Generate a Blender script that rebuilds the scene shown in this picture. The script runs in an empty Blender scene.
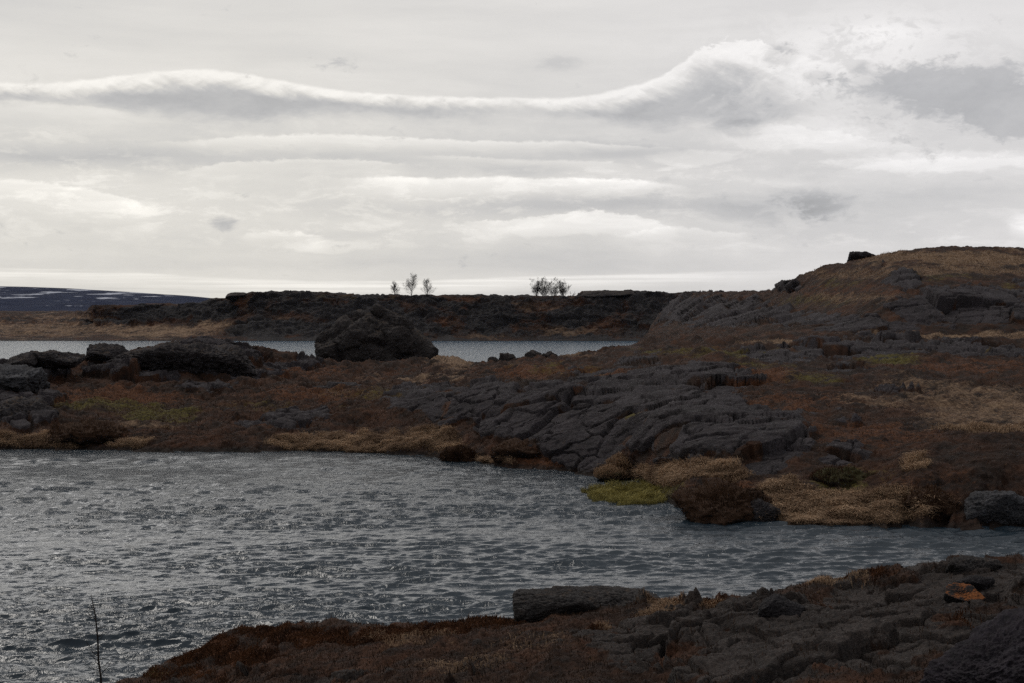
import bpy, bmesh, math, random
import numpy as np
from mathutils import Vector

R = math.radians
C = bpy.context.scene.collection
SC = bpy.context.scene
random.seed(7)
rng = np.random.default_rng(11)

# ------------------------------------------------------------------ camera
F, H, Y0 = 1624.0, 6.0, 325.0          # focal length in px, eye height over the lake, horizon row
cam = bpy.data.cameras.new("camera")
cam.sensor_width = 36.0
cam.lens = F * 36.0 / 1024.0
cam.clip_start, cam.clip_end = 0.5, 60000.0
cam_o = bpy.data.objects.new("camera", cam)
cam_o.location = (0, 0, H)
cam_o.rotation_euler = (R(90) - math.atan((341.5 - Y0) / F), 0, 0)
C.objects.link(cam_o)
SC.camera = cam_o

# ------------------------------------------------------------------ render and exposure
SC.view_settings.view_transform = 'Standard'
SC.view_settings.look = 'None'
SC.view_settings.exposure = 0.0
SC.view_settings.gamma = 1.0
SC.view_settings.use_curve_mapping = False
SC.cycles.use_denoising = False      # 128 samples leave a light film grain; the denoiser smears heath and rock
SC.cycles.max_bounces = 4
SC.cycles.diffuse_bounces = 2
SC.cycles.glossy_bounces = 2
SC.cycles.transmission_bounces = 2
SC.cycles.volume_bounces = 0
SC.cycles.caustics_reflective = False
SC.cycles.caustics_refractive = False

SUN_AZ, SUN_EL = -38.0, 54.0           # degrees: left of the view axis, above the horizon


# ------------------------------------------------------------------ node helpers
class S:
    """A float socket with arithmetic."""
    def __init__(s, nt, sock): s.nt, s.k = nt, sock
    def _m(s, op, *a):
        n = s.nt.nodes.new('ShaderNodeMath'); n.operation = op
        for i, v in enumerate((s,) + a):
            if isinstance(v, S): s.nt.links.new(v.k, n.inputs[i])
            else: n.inputs[i].default_value = float(v)
        return S(s.nt, n.outputs[0])
    def __add__(s, o): return s._m('ADD', o)
    __radd__ = __add__
    def __sub__(s, o): return s._m('SUBTRACT', o)
    def __rsub__(s, o): return (s * -1.0) + o
    def __mul__(s, o): return s._m('MULTIPLY', o)
    __rmul__ = __mul__
    def __truediv__(s, o): return s._m('DIVIDE', o)
    def max(s, o): return s._m('MAXIMUM', o)
    def min(s, o): return s._m('MINIMUM', o)
    def pow(s, o): return s._m('POWER', o)
    def atan2(s, o): return s._m('ARCTAN2', o)
    def asin(s): return s._m('ARCSINE')
    def exp(s): return s._m('EXPONENT')
    def step(s, a, b, lo=0.0, hi=1.0):
        n = s.nt.nodes.new('ShaderNodeMapRange'); n.interpolation_type = 'SMOOTHSTEP'
        s.nt.links.new(s.k, n.inputs['Value'])
        for nm, v in (('From Min', a), ('From Max', b), ('To Min', lo), ('To Max', hi)):
            n.inputs[nm].default_value = v
        return S(s.nt, n.outputs['Result'])
    def curve(s, pts, x0, x1, y1):
        n = s.nt.nodes.new('ShaderNodeFloatCurve')
        t = (s - x0) * (1.0 / (x1 - x0))
        s.nt.links.new(t.k, n.inputs['Value'])
        c = n.mapping.curves[0]
        P = [((x - x0) / (x1 - x0), y / y1) for x, y in pts]
        c.points[0].location = P[0]; c.points[1].location = P[-1]
        for p in P[1:-1]: c.points.new(*p)
        n.mapping.update()
        return S(s.nt, n.outputs[0]) * y1


def vec(nt, x, y, z=0.0):
    n = nt.nodes.new('ShaderNodeCombineXYZ')
    for i, v in enumerate((x, y, z)):
        if isinstance(v, S): nt.links.new(v.k, n.inputs[i])
        else: n.inputs[i].default_value = v
    return n.outputs[0]


def noise(nt, v, scale=1.0, detail=4.0, rough=0.55, dist=0.0, kind='FBM'):
    n = nt.nodes.new('ShaderNodeTexNoise')
    if v is not None: nt.links.new(v, n.inputs['Vector'])
    n.inputs['Scale'].default_value = scale
    n.inputs['Detail'].default_value = detail
    n.inputs['Roughness'].default_value = rough
    n.inputs['Distortion'].default_value = dist
    return S(nt, n.outputs[0])


def col(nt, c):
    n = nt.nodes.new('ShaderNodeRGB'); n.outputs[0].default_value = (*c, 1.0)
    return n.outputs[0]


def mix(nt, f, a, b, mode='MIX'):
    n = nt.nodes.new('ShaderNodeMix'); n.data_type = 'RGBA'; n.blend_type = mode
    if isinstance(f, S): nt.links.new(f.k, n.inputs[0])
    else: n.inputs[0].default_value = f
    for i, v in ((6, a), (7, b)):
        if isinstance(v, tuple): n.inputs[i].default_value = (*v, 1.0)
        else: nt.links.new(v, n.inputs[i])
    return n.outputs[2]


# ------------------------------------------------------------------ world: overcast sky with wave clouds
def build_world():
    w = bpy.data.worlds.new("World"); SC.world = w
    w.use_nodes = True
    nt = w.node_tree; nt.nodes.clear()
    out = nt.nodes.new('ShaderNodeOutputWorld')
    tc = nt.nodes.new('ShaderNodeTexCoord')
    sep = nt.nodes.new('ShaderNodeSeparateXYZ'); nt.links.new(tc.outputs['Generated'], sep.inputs[0])
    dx, dy, dz = (S(nt, sep.outputs[i]) for i in range(3))
    az = dx.atan2(dy)                              # 0 straight ahead
    el = dz.max(-1.0).min(1.0).asin()
    U0 = az * 1650.0 + 512.0                       # angular coordinates, 1 unit about 0.035 degrees
    V0 = 325.0 - el * F
    # wind-stretched domain warp
    w1 = noise(nt, vec(nt, U0 * (1 / 150.0), V0 * (1 / 45.0), 3.1), 1.0, 5, 0.6)
    w2 = noise(nt, vec(nt, U0 * (1 / 120.0), V0 * (1 / 40.0), 9.7), 1.0, 5, 0.6)
    U = U0 + (w1 - 0.5) * 46.0
    V = V0 + (w2 - 0.5) * 15.0
    fine = noise(nt, vec(nt, U0 * (1 / 48.0), V * (1 / 20.0), 1.7), 1.0, 6, 0.62, 0.4)
    broad = noise(nt, vec(nt, U * (1 / 420.0), V * (1 / 62.0), 5.3), 1.0, 5, 0.5, 0.3)
    mid = noise(nt, vec(nt, U * (1 / 230.0), V * (1 / 24.0), 12.3), 1.0, 5, 0.55, 0.2)

    grain = noise(nt, vec(nt, U * (1 / 15.0), V * (1 / 8.0), 71.0), 1.0, 6, 0.68, 0.3)

    def g(cx, cy, rx, ry, u=U, v=V):
        a = (u - cx) * (1.0 / rx); b = (v - cy) * (1.0 / ry)
        return ((a * a + b * b) * -1.0).exp()

    def lens(cx, cy, rx, ry, edge=0.35):          # sharp topped, soft bottomed
        a = (U - cx) * (1.0 / rx)
        top = (V - cy) + (a * a) * ry
        return (top + (fine - .5) * 5.0).step(-1.5, 2.0) * top.step(ry * 2.4, ry * 0.2) * (a * a).step(1.0, 0.25)

    wisp = noise(nt, vec(nt, U * (1 / 95.0) - V * (1 / 60.0), V * (1 / 13.0), 52.0), 1.0, 7, 0.6, 0.6)
    L = (broad - 0.5) * 0.22 + (mid - 0.5) * 0.09 + ((wisp - 0.5) * 0.08 + (fine - .5) * 0.06) * V0.step(40, 130, .35, 1.0) + 0.675
    # soft grey layers
    L = L - g(250, 162, 330, 14) * 0.085 - g(560, 152, 120, 11) * 0.06
    L = L + g(150, 205, 240, 26) * 0.04
    L = L - g(600, 205, 260, 16) * 0.07
    L = L - g(420, 250, 300, 16) * 0.03
    # thin bright lenticular streaks
    L = L - g(520, 171, 60, 6) * 0.07 - g(480, 206, 260, 9) * 0.05 - g(620, 154, 60, 6) * .08 - g(70, 163, 100, 9) * .07 - g(600, 204, 120, 8) * .05

    def layer(pts, thick, amp, ragged=4.0):
        """A cloud sheet: crisp bright upper edge, dissolving downwards and towards both ends."""
        x0, x1 = pts[0][0], pts[-1][0]
        y = U0.curve(pts, x0, x1, 300.0)
        d = V0 - y + (w2 - .5) * ragged * 2.0 + (fine - .5) * ragged * 1.6 + (grain - .5) * (3.0 + ragged)
        ends = U0.step(x0, x0 + (x1 - x0) * .25) * U0.step(x1, x1 - (x1 - x0) * .16)
        return d.step(-1.2, 1.8) * (d.max(0.0) * (-1.0 / thick)).exp() * ends * amp * (0.55 + wisp * .5 + grain * .4)
    L = L + layer([(110, 150), (150, 148), (200, 144), (300, 136), (400, 139), (520, 142), (620, 146), (700, 152)], 9, .17)
    L = L + layer([(150, 178), (200, 171), (260, 163), (330, 160), (380, 164), (420, 170)], 10, .15, 6)
    L = L + layer([(400, 158), (440, 157), (520, 160), (600, 162), (640, 165)], 5, .13, 3)
    L = L + layer([(310, 181), (400, 179), (480, 178), (560, 179), (620, 181), (665, 184), (706, 192)], 14, .22, 3)
    L = L + layer([(-150, 186), (0, 186), (50, 188), (100, 195), (140, 206), (170, 216)], 14, .15, 4)
    L = L + layer([(440, 226), (490, 221), (530, 217), (600, 212), (640, 219), (690, 238)], 14, .18, 9)
    L = L + layer([(600, 240), (650, 232), (710, 230), (760, 236)], 10, .10, 9)
    L = L + layer([(230, 238), (265, 229), (300, 231), (330, 240)], 10, .11, 7)
    L = L + layer([(-100, 112), (0, 111), (60, 113), (150, 122)], 8, .09, 3)
    L = L + layer([(700, 140), (760, 128), (830, 136), (900, 150), (960, 160)], 14, .07, 10)
    L = L + layer([(820, 178), (900, 166), (980, 164), (1060, 168)], 9, .08, 8)
    heap = noise(nt, vec(nt, U * (1 / 44.0), V * (1 / 26.0), 61.0), 1.0, 7, 0.6, 0.3)
    for (cx, cy, rx, ry, a) in ((570, 228, 110, 12, .08), (330, 246, 60, 8, .08),
                                (800, 140, 90, 20, .08), (930, 168, 110, 12, .11), (120, 210, 60, 8, .07), (700, 160, 60, 10, .08)):
        L = L + (g(cx, cy, rx, ry) + (heap - .5) * 1.5).step(0.36, 0.66) * a * g(cx, cy, rx * 1.6, ry * 1.7)
    fluff = noise(nt, vec(nt, U * (1 / 58.0), V * (1 / 15.0), 83.0), 1.0, 7, 0.64, 0.4)
    band = (V0.step(108, 140) * V0.step(262, 232)).min(1.0)
    L = L + ((fluff + (grain - .5) * .35).step(.47, .66) - 0.35) * 0.075 * band * (0.35 + broad.step(.38, .6) * 0.9)
    # the great wave cloud: bright crest along its top edge, grey body beneath
    T = U0.curve([(-200, 97), (0, 96), (60, 94), (110, 87), (160, 80), (215, 77), (270, 84), (330, 93), (410, 98), (500, 100), (575, 99),
                  (620, 91), (660, 80), (685, 65), (712, 51), (745, 47), (775, 54), (810, 66), (860, 84), (920, 100), (1200, 110)], -200, 1200, 200)
    B = U0.curve([(-200, 116), (0, 110), (80, 114), (160, 122), (240, 128), (310, 122), (390, 114), (480, 114), (560, 116), (640, 120),
                  (720, 123), (800, 124), (860, 112), (1200, 112)], -200, 1200, 200)
    wob = noise(nt, vec(nt, U0 * (1 / 36.0) - V0 * (1 / 20.0), V0 * (1 / 30.0), 20.0), 1.0, 6, 0.62)
    hair = noise(nt, vec(nt, (U + V0 * 1.6) * (1 / 24.0) + wob * 2.0, (V - U0 * 0.35) * (1 / 46.0), 23.0), 1.0, 5, 0.6)
    D = V0 - T + (w2 - 0.5) * 5.0 + (wob - 0.5) * 4.0 + (fine - .5) * 3.0 + (grain - .5) * 4.0 + (grain + heap - 1.0) * U0.step(660, 720) * 16.0
    fade = U0.step(845, 765)
    inside = D.step(-1.5, 2.0) * (V0 - B + (w2 - .5) * 40 + (fine - .5) * 14).step(10.0, -10.0) * fade
    rim_w = U0.curve([(-200, 9), (0, 10), (120, 17), (210, 19), (300, 14), (420, 11), (600, 16), (690, 30), (760, 40), (1200, 30)], -200, 1200, 60)
    rim = (D / rim_w + (wob - 0.5) * 1.2 + (hair - .5) * 0.7).step(1.25, 0.1)
    body = 0.485 + (fine - 0.5) * 0.12 + (grain - .5) * .05 + (w1 - .5) * 0.10
    wave = rim * (0.83 - (hair - .5) * 0.24) + (1.0 - rim) * body
    L = L * (1.0 - inside) + wave * inside
    # veils trailing over the body at its torn right end
    L = L + g(735, 92, 60, 26) * hair.step(.42, .75) * 0.14
    # torn cumulus behind the crest, right of the middle
    puff = noise(nt, vec(nt, U * (1 / 70.0), V * (1 / 44.0), 31.0), 1.0, 7, 0.62, 0.5)
    m = g(850, 80, 130, 48) * (puff + (grain - .5) * .4).step(0.42, 0.56)
    L = L + m * 0.11 + g(850, 80, 140, 50) * (fine - .5) * 0.14
    m = g(885, 44, 62, 13) * (puff + (grain - .5) * .5).step(0.40, 0.52)
    L = L + m * 0.10
    # grey clouds at the right
    gq = (g(955, 100, 80, 24) * 1.35 + g(1010, 128, 90, 22) * 1.0 + g(890, 88, 40, 14) * 0.55 + (fine - .5) * 1.2 + (grain - .5) * 1.4 + (puff - .5) * 2.4).step(0.32, 0.95)
    L = L * (1.0 - gq * 0.88) + gq * 0.88 * (0.475 + (puff - .5) * 0.16 + (fine - .5) * 0.10)
    # small dark scraps
    for (cx, cy, rx, ry, a) in ((222, 224, 17, 8, .16), (745, 131, 34, 10, .16), (815, 207, 46, 17, .13), (762, 214, 60, 14, .07), (780, 64, 20, 10, .17),
                                (824, 82, 14, 7, .13), (862, 76, 12, 7, .11), (555, 66, 26, 8, .07), (90, 233, 14, 4, .03), (860, 232, 120, 14, .04)):
        L = L - (g(cx, cy, rx * 1.2, ry * 1.2) * (1.0 + (fine - .5) * 2.6) + (heap - .5) * 1.2 + (grain - .5) * 1.0).step(0.28, 0.90) * g(cx, cy, rx * 1.5, ry * 1.6) * a * 1.1
    L = L + g(1020, 230, 14, 9) * puff.step(.3, .6) * 0.3
    # bands near the horizon
    hb = noise(nt, vec(nt, U0 * (1 / 260.0), V0 * (1 / 5.0), 44.0), 1.0, 4, 0.55)
    L = L - g(200, 266, 420, 8, U0, V) * 0.04 - g(620, 262, 180, 16) * 0.05
    E1 = U0.curve([(-300, 271), (0, 270), (120, 273), (260, 280), (400, 281), (520, 277), (640, 274), (760, 271), (1300, 268)], -300, 1300, 400)
    e1 = V0 - E1 + (w2 - .5) * 4.0
    strip = e1.step(-1.0, 2.0) * e1.step(16.0, 5.0) * U0.step(820, 640)
    L = L + strip * (hb.step(0.3, 0.62)) * 0.17
    L = L - e1.step(8, 14) * hb.step(0.45, 0.65) * 0.05
    # unseen sky higher up, dimmed in front, brighter towards the hidden sun, dimmer behind the viewer
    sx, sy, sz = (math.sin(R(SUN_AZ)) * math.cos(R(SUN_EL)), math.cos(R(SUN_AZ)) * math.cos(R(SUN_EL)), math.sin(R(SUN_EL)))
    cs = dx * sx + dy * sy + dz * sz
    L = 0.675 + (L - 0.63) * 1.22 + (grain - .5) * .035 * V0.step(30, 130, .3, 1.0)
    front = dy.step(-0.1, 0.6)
    dim_sky = el.step(0.19, 0.42) * el.step(1.25, 0.75) * front     # upper sky dimmed out of view, added to darken the lake's reflections
    L = L * (1.0 - dim_sky * 0.62)
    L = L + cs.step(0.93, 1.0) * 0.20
    L = L + g(0, -185, 330, 78, U0, V0) * 2.5          # bright patch added to the unseen sky, for glints on the lake
    back = dy.step(0.35, -0.5)
    L = L * (1.0 - back * 0.48)
    L = L.max(0.05)
    warm = U0.step(980, 160) * el.step(0.5, 0.0)
    bright = L.step(0.45, 0.75)
    tint = mix(nt, warm, (1.015, 0.992, 0.985), (1.06, 1.022, 0.945))
    tint = mix(nt, bright, mix(nt, 0.55, tint, (0.975, 0.985, 1.03)), tint)
    m1 = nt.nodes.new('ShaderNodeVectorMath'); m1.operation = 'SCALE'
    nt.links.new(tint, m1.inputs[0]); nt.links.new(L.k, m1.inputs['Scale'])
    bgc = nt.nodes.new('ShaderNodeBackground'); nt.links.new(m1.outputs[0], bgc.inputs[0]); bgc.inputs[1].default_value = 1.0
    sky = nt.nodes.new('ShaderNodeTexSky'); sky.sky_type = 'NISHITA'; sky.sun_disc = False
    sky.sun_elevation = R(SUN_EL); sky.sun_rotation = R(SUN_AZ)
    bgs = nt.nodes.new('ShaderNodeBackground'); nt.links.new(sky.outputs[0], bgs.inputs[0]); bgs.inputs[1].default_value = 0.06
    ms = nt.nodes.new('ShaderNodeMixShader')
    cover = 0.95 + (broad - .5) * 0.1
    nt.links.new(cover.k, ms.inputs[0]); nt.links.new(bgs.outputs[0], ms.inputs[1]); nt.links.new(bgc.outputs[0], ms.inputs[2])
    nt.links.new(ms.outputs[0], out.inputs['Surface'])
    w.cycles.sampling_method = 'MANUAL'
    w.cycles.sample_map_resolution = 512


build_world()

sun = bpy.data.lights.new("sun", 'SUN'); sun.energy = 0.9; sun.angle = R(20); sun.color = (1.0, 0.95, 0.88)
sun_o = bpy.data.objects.new("sun", sun); C.objects.link(sun_o)
sun_o.location = (-40, 60, 80)
_d = Vector((math.sin(R(SUN_AZ)) * math.cos(R(SUN_EL)), math.cos(R(SUN_AZ)) * math.cos(R(SUN_EL)), math.sin(R(SUN_EL))))
sun_o.rotation_euler = _d.to_track_quat('Z', 'Y').to_euler()


# ------------------------------------------------------------------ numeric noise
def _hash(i, j, k, s):
    h = (i.astype(np.uint32) * np.uint32(374761393) + j.astype(np.uint32) * np.uint32(668265263)
         + k.astype(np.uint32) * np.uint32(2147483647 - 18) + np.uint32((s * 1274126177) & 0xffffffff))
    h = (h ^ (h >> np.uint32(13))) * np.uint32(1274126177)
    h = (h ^ (h >> np.uint32(15))) * np.uint32(2246822519)
    return h ^ (h >> np.uint32(16))


def _h01(i, j, k, s):
    return (_hash(i, j, k, s) & np.uint32(0xffff)).astype(np.float32) / 65535.0


def perlin3(x, y, z, seed=0):
    x, y, z = (np.asarray(a, np.float32) for a in (x, y, z))
    xi, yi, zi = np.floor(x), np.floor(y), np.floor(z)
    fx, fy, fz = x - xi, y - yi, z - zi
    xi, yi, zi = (a.astype(np.int64) for a in (xi, yi, zi))
    ux, uy, uz = (t * t * t * (t * (t * 6 - 15) + 10) for t in (fx, fy, fz))
    res = 0
    for a in (0, 1):
        for b in (0, 1):
            for c in (0, 1):
                h = _hash(xi + a, yi + b, zi + c, seed)
                gx = ((h & np.uint32(0xff)).astype(np.float32) / 127.5 - 1)
                gy = (((h >> np.uint32(8)) & np.uint32(0xff)).astype(np.float32) / 127.5 - 1)
                gz = (((h >> np.uint32(16)) & np.uint32(0xff)).astype(np.float32) / 127.5 - 1)
                d = gx * (fx - a) + gy * (fy - b) + gz * (fz - c)
                res = res + d * (ux if a else 1 - ux) * (uy if b else 1 - uy) * (uz if c else 1 - uz)
    return res


def perlin2(x, y, seed=0):
    x, y = np.asarray(x, np.float32), np.asarray(y, np.float32)
    xi, yi = np.floor(x), np.floor(y)
    fx, fy = x - xi, y - yi
    xi, yi = xi.astype(np.int64), yi.astype(np.int64)
    ux, uy = (t * t * t * (t * (t * 6 - 15) + 10) for t in (fx, fy))
    res = 0
    zz = np.zeros_like(xi)
    for a in (0, 1):
        for b in (0, 1):
            h = _hash(xi + a, yi + b, zz, seed)
            gx = ((h & np.uint32(0xff)).astype(np.float32) / 127.5 - 1)
            gy = (((h >> np.uint32(8)) & np.uint32(0xff)).astype(np.float32) / 127.5 - 1)
            res = res + (gx * (fx - a) + gy * (fy - b)) * (ux if a else 1 - ux) * (uy if b else 1 - uy)
    return res


def fbm2(x, y, o=4, seed=0, gain=0.5, ridged=False, billow=False):
    r, a, f = 0, 1.0, 1.0
    for k in range(o):
        n = perlin2(x * f + 17.3 * k, y * f - 9.1 * k, seed + k)
        if ridged: n = 0.5 - np.abs(n) * 1.6
        if billow: n = np.abs(n) * 1.6 - 0.35
        r = r + a * n; a *= gain; f *= 2.03
    return r


def fbm3(x, y, z, o=4, seed=0, gain=0.5, ridged=False):
    r, a, f = 0, 1.0, 1.0
    for k in range(o):
        n = perlin3(x * f + 17.3 * k, y * f - 9.1 * k, z * f + 4.7 * k, seed + k)
        if ridged: n = 0.5 - np.abs(n) * 1.6
        r = r + a * n; a *= gain; f *= 2.03
    return r


def plates(x, y, seed=0):
    """Cellular slabs: returns a tilted height per cell (about -1..1) and the distance to the nearest crack."""
    xi, yi = np.floor(x).astype(np.int64), np.floor(y).astype(np.int64)
    f1 = np.full(x.shape, 9.0, np.float32); f2 = f1.copy()
    hgt = np.zeros(x.shape, np.float32)
    zz = np.zeros_like(xi)
    for a in (-1, 0, 1):
        for b in (-1, 0, 1):
            ci, cj = xi + a, yi + b
            ox = ci + _h01(ci, cj, zz, seed) - x; oy = cj + _h01(ci, cj, zz, seed + 1) - y
            d = np.sqrt(ox * ox + oy * oy)
            hh = (_h01(ci, cj, zz, seed + 2) - .5) * 1.2 + ox * (_h01(ci, cj, zz, seed + 3) - .5) * 1.6 + oy * (_h01(ci, cj, zz, seed + 4) - .5) * 1.6
            near = d < f1
            f2 = np.where(near, f1, np.minimum(f2, d)); hgt = np.where(near, hh, hgt); f1 = np.where(near, d, f1)
    return hgt.astype(np.float32), (f2 - f1).astype(np.float32)


def sstep(a, b, x):
    t = np.clip((x - a) / (b - a), 0, 1)
    return t * t * (3 - 2 * t)


# ------------------------------------------------------------------ mesh helpers
def np_mesh(name, co, quads=None, tris=None, attrs=None, smooth=True):
    me = bpy.data.meshes.new(name)
    loops, starts, n = [], [], 0
    for fa in (quads, tris):
        if fa is not None and len(fa):
            w = fa.shape[1]
            loops.append(fa.reshape(-1)); starts.append(np.arange(len(fa)) * w + n); n += fa.size
    loops = np.concatenate(loops).astype(np.int32); starts = np.concatenate(starts).astype(np.int32)
    me.vertices.add(len(co)); me.vertices.foreach_set('co', np.ascontiguousarray(co, np.float32).reshape(-1))
    me.loops.add(len(loops)); me.loops.foreach_set('vertex_index', loops)
    me.polygons.add(len(starts)); me.polygons.foreach_set('loop_start', starts)
    me.update(calc_edges=True)
    me.polygons.foreach_set('use_smooth', np.full(len(starts), smooth, bool))
    for k, v in (attrs or {}).items():
        at = me.attributes.new(k, 'FLOAT', 'POINT')
        at.data.foreach_set('value', np.ascontiguousarray(v, np.float32).reshape(-1))
    return me


def link(name, me, mat, parent=None, **props):
    o = bpy.data.objects.new(name, me)
    if mat is not None: me.materials.append(mat)
    C.objects.link(o); o.parent = parent
    for k, v in props.items(): o[k] = v
    return o


def grid_faces(nr, nc):
    i = np.arange(nr * nc).reshape(nr, nc)
    return np.stack([i[:-1, :-1], i[:-1, 1:], i[1:, 1:], i[1:, :-1]], -1).reshape(-1, 4)


def normals(P):
    dv = np.gradient(P, axis=0); du = np.gradient(P, axis=1)
    n = np.cross(du, dv)
    return n / (np.linalg.norm(n, axis=2, keepdims=True) + 1e-9)


def at(px, py, d):
    """A world point from the bearing, the drop below the horizon and the distance measured in the photograph."""
    return Vector(((px - 512) / F * d, d, H - (py - Y0) / F * d))


def knots(xs, pts):
    a = np.array(sorted(pts), float)
    x, y = a[:, 0], a[:, 1]
    # smooth (monotone) interpolation
    h = np.diff(x); s = np.diff(y) / h
    m = np.zeros(len(x)); m[0], m[-1] = s[0], s[-1]
    for i in range(1, len(x) - 1):
        m[i] = 0 if s[i - 1] * s[i] <= 0 else 2 * s[i - 1] * s[i] / (s[i - 1] + s[i])
    X = np.clip(xs, x[0], x[-1]); k = np.clip(np.searchsorted(x, X) - 1, 0, len(h) - 1)
    t = (X - x[k]) / h[k]
    return ((1 + 2 * t) * (1 - t) ** 2 * y[k] + t * (1 - t) ** 2 * h[k] * m[k] + t * t * (3 - 2 * t) * y[k + 1] + t * t * (t - 1) * h[k] * m[k + 1])


def columns(lo, hi, step, lo2=None, hi2=None, step2=4.0):
    a = np.arange(lo, hi, step)
    if lo2 is not None: a = np.concatenate([np.arange(lo2, lo, step2), a, np.arange(hi, hi2, step2)])
    return a


def lofted(cx, curves, rows):
    """Surface through contour curves (distance d, height z per column); rows between successive curves."""
    D, Z = [], []
    d = np.array([c[0] for c in curves]); z = np.array([c[1] for c in curves])
    nk = len(curves)
    sl = np.diff(z, axis=0) / np.maximum(np.diff(d, axis=0), 1e-3)
    m = np.zeros_like(z); m[0] = sl[0]; m[-1] = sl[-1]
    for k in range(1, nk - 1):
        p = sl[k - 1] * sl[k]
        m[k] = np.where(p <= 0, 0, 2 * p / (sl[k - 1] + sl[k] + 1e-9 * np.sign(sl[k] + 1e-12)))
    for k in range(nk - 1):
        n = rows[k]
        for t in (np.arange(n) / n if k < nk - 2 else np.linspace(0, 1, n)):
            h = d[k + 1] - d[k]
            D.append(d[k] + t * h)
            Z.append((1 + 2 * t) * (1 - t) ** 2 * z[k] + t * (1 - t) ** 2 * h * m[k] + t * t * (3 - 2 * t) * z[k + 1] + t * t * (t - 1) * h * m[k + 1])
    D = np.array(D); Z = np.array(Z)
    X = (cx[None, :] - 512) / F * D
    return np.stack([X, D, Z], -1)


def blobs(PX, PY, items):
    m = np.zeros(PX.shape, np.float32)
    for (cx, cy, rx, ry, a) in items:
        r = ((PX - cx) / rx) ** 2 + ((PY - cy) / ry) ** 2
        m = np.maximum(m, a * np.exp(-0.8 * r * r))
    return m


# ------------------------------------------------------------------ materials
def new_mat(name):
    m = bpy.data.materials.new(name); m.use_nodes = True
    nt = m.node_tree; b = nt.nodes['Principled BSDF']
    return m, nt, b


def attr(nt, name):
    n = nt.nodes.new('ShaderNodeAttribute'); n.attribute_name = name
    return S(nt, n.outputs['Fac'])


def wpos(nt):
    g = nt.nodes.new('ShaderNodeNewGeometry'); return g.outputs['Position']


def bump(nt, b, h, strength, dist):
    n = nt.nodes.new('ShaderNodeBump'); n.inputs['Strength'].default_value = strength; n.inputs['Distance'].default_value = dist
    nt.links.new(h.k, n.inputs['Height']); nt.links.new(n.outputs[0], b.inputs['Normal'])


def basalt(nt, p, sc, base=(0.040, 0.039, 0.043), lich=0.5, grain=1.0):
    """Dark basalt: tone varies in patches, pale and ochre lichen speckles."""
    n1 = noise(nt, p, 0.7 * sc, 5, 0.6); n2 = noise(nt, p, 5.0 * sc, 5, 0.65); n3 = noise(nt, p, 23 * sc, 4, 0.6)
    c = mix(nt, n1.step(.3, .7), tuple(v * 0.55 for v in base), tuple(v * 1.5 for v in base))
    c = mix(nt, n2.step(.35, .75) * 0.5, c, (base[0] * 1.25, base[1] * 1.0, base[2] * 0.9))
    l = noise(nt, p, 9.0 * sc, 6, 0.7)
    c = mix(nt, l.step(.57, .70) * lich, c, (0.14, 0.132, 0.122))
    l2 = noise(nt, p, 3.1 * sc, 5, 0.7, 0.6)
    c = mix(nt, l2.step(.60, .72) * lich * 0.55, c, (0.075, 0.045, 0.018))
    n4 = noise(nt, p, 11 * sc, 6, 0.75)
    c = mix(nt, n4.step(.58, .36) * 0.8, c, (0.009, 0.008, 0.009))
    c = mix(nt, n3.step(.5, .75) * 0.45, c, tuple(v * 2.2 for v in base))
    return c, n2, n3


def terrain_mat(name, sc, base=(0.040, 0.039, 0.043), veg=1.0, lich=0.5, bdist=0.12, rockb=1.0):
    m, nt, b = new_mat(name)
    p = wpos(nt)
    rock, n2, n3 = basalt(nt, p, sc, base, lich)
    v1 = noise(nt, p, 1.1 * sc, 6, 0.65); v2 = noise(nt, p, 6.5 * sc, 5, 0.7); v3 = noise(nt, p, 0.35 * sc, 6, 0.7)
    heath = mix(nt, v1.step(.33, .68), (0.019 * veg, 0.0105 * veg, 0.0075 * veg), (0.080 * veg, 0.032 * veg, 0.015 * veg))
    heath = mix(nt, v2.step(.45, .8) * 0.6, heath, (0.120 * veg, 0.056 * veg, 0.026 * veg))
    heath = mix(nt, v3.step(.40, .62) * 0.65, heath, (0.013 * veg, 0.0085 * veg, 0.0065 * veg))
    rust = mix(nt, v2.step(.3, .7), (0.055 * veg, 0.020 * veg, 0.009 * veg), (0.15 * veg, 0.058 * veg, 0.022 * veg))
    straw = mix(nt, v2.step(.3, .7), (0.12 * veg, 0.071 * veg, 0.043 * veg), (0.34 * veg, 0.23 * veg, 0.145 * veg))
    green = mix(nt, v2.step(.3, .7), (0.045 * veg, 0.037 * veg, 0.008 * veg), (0.13 * veg, 0.105 * veg, 0.020 * veg))
    j = (v1 - .5) * 1.5 + (v2 - .5) * 1.1 + (v3 - .5) * 0.9
    c = mix(nt, (attr(nt, 'rust') * 0.8 + j).step(.25, .80), heath, rust)
    c = mix(nt, (attr(nt, 'green') * 0.85 + j).step(.3, .85), c, green)
    c = mix(nt, (attr(nt, 'straw') * 0.95 + j * .8).step(.25, .85), c, straw)
    rk = (attr(nt, 'rock') + (v2 - .5) * 0.7 + (v1 - .5) * .4).step(.38, .62)
    c = mix(nt, rk, c, rock)
    sz = nt.nodes.new('ShaderNodeSeparateXYZ'); nt.links.new(p, sz.inputs[0])
    wet = (S(nt, sz.outputs[2]) + (v2 - .5) * 0.25).step(0.30, 0.08)          # soaked rim of the shore
    c = mix(nt, wet * 0.75, c, (0.010, 0.008, 0.0065))
    nt.links.new(c, b.inputs['Base Color'])
    b.inputs['Roughness'].default_value = 0.9
    b.inputs['Specular IOR Level'].default_value = 0.25
    h = noise(nt, p, 14 * sc, 6, 0.7) * (1.0 - rk * (1 - rockb)) + n3 * 0.3
    bump(nt, b, h, 0.9, bdist)
    return m


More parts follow.
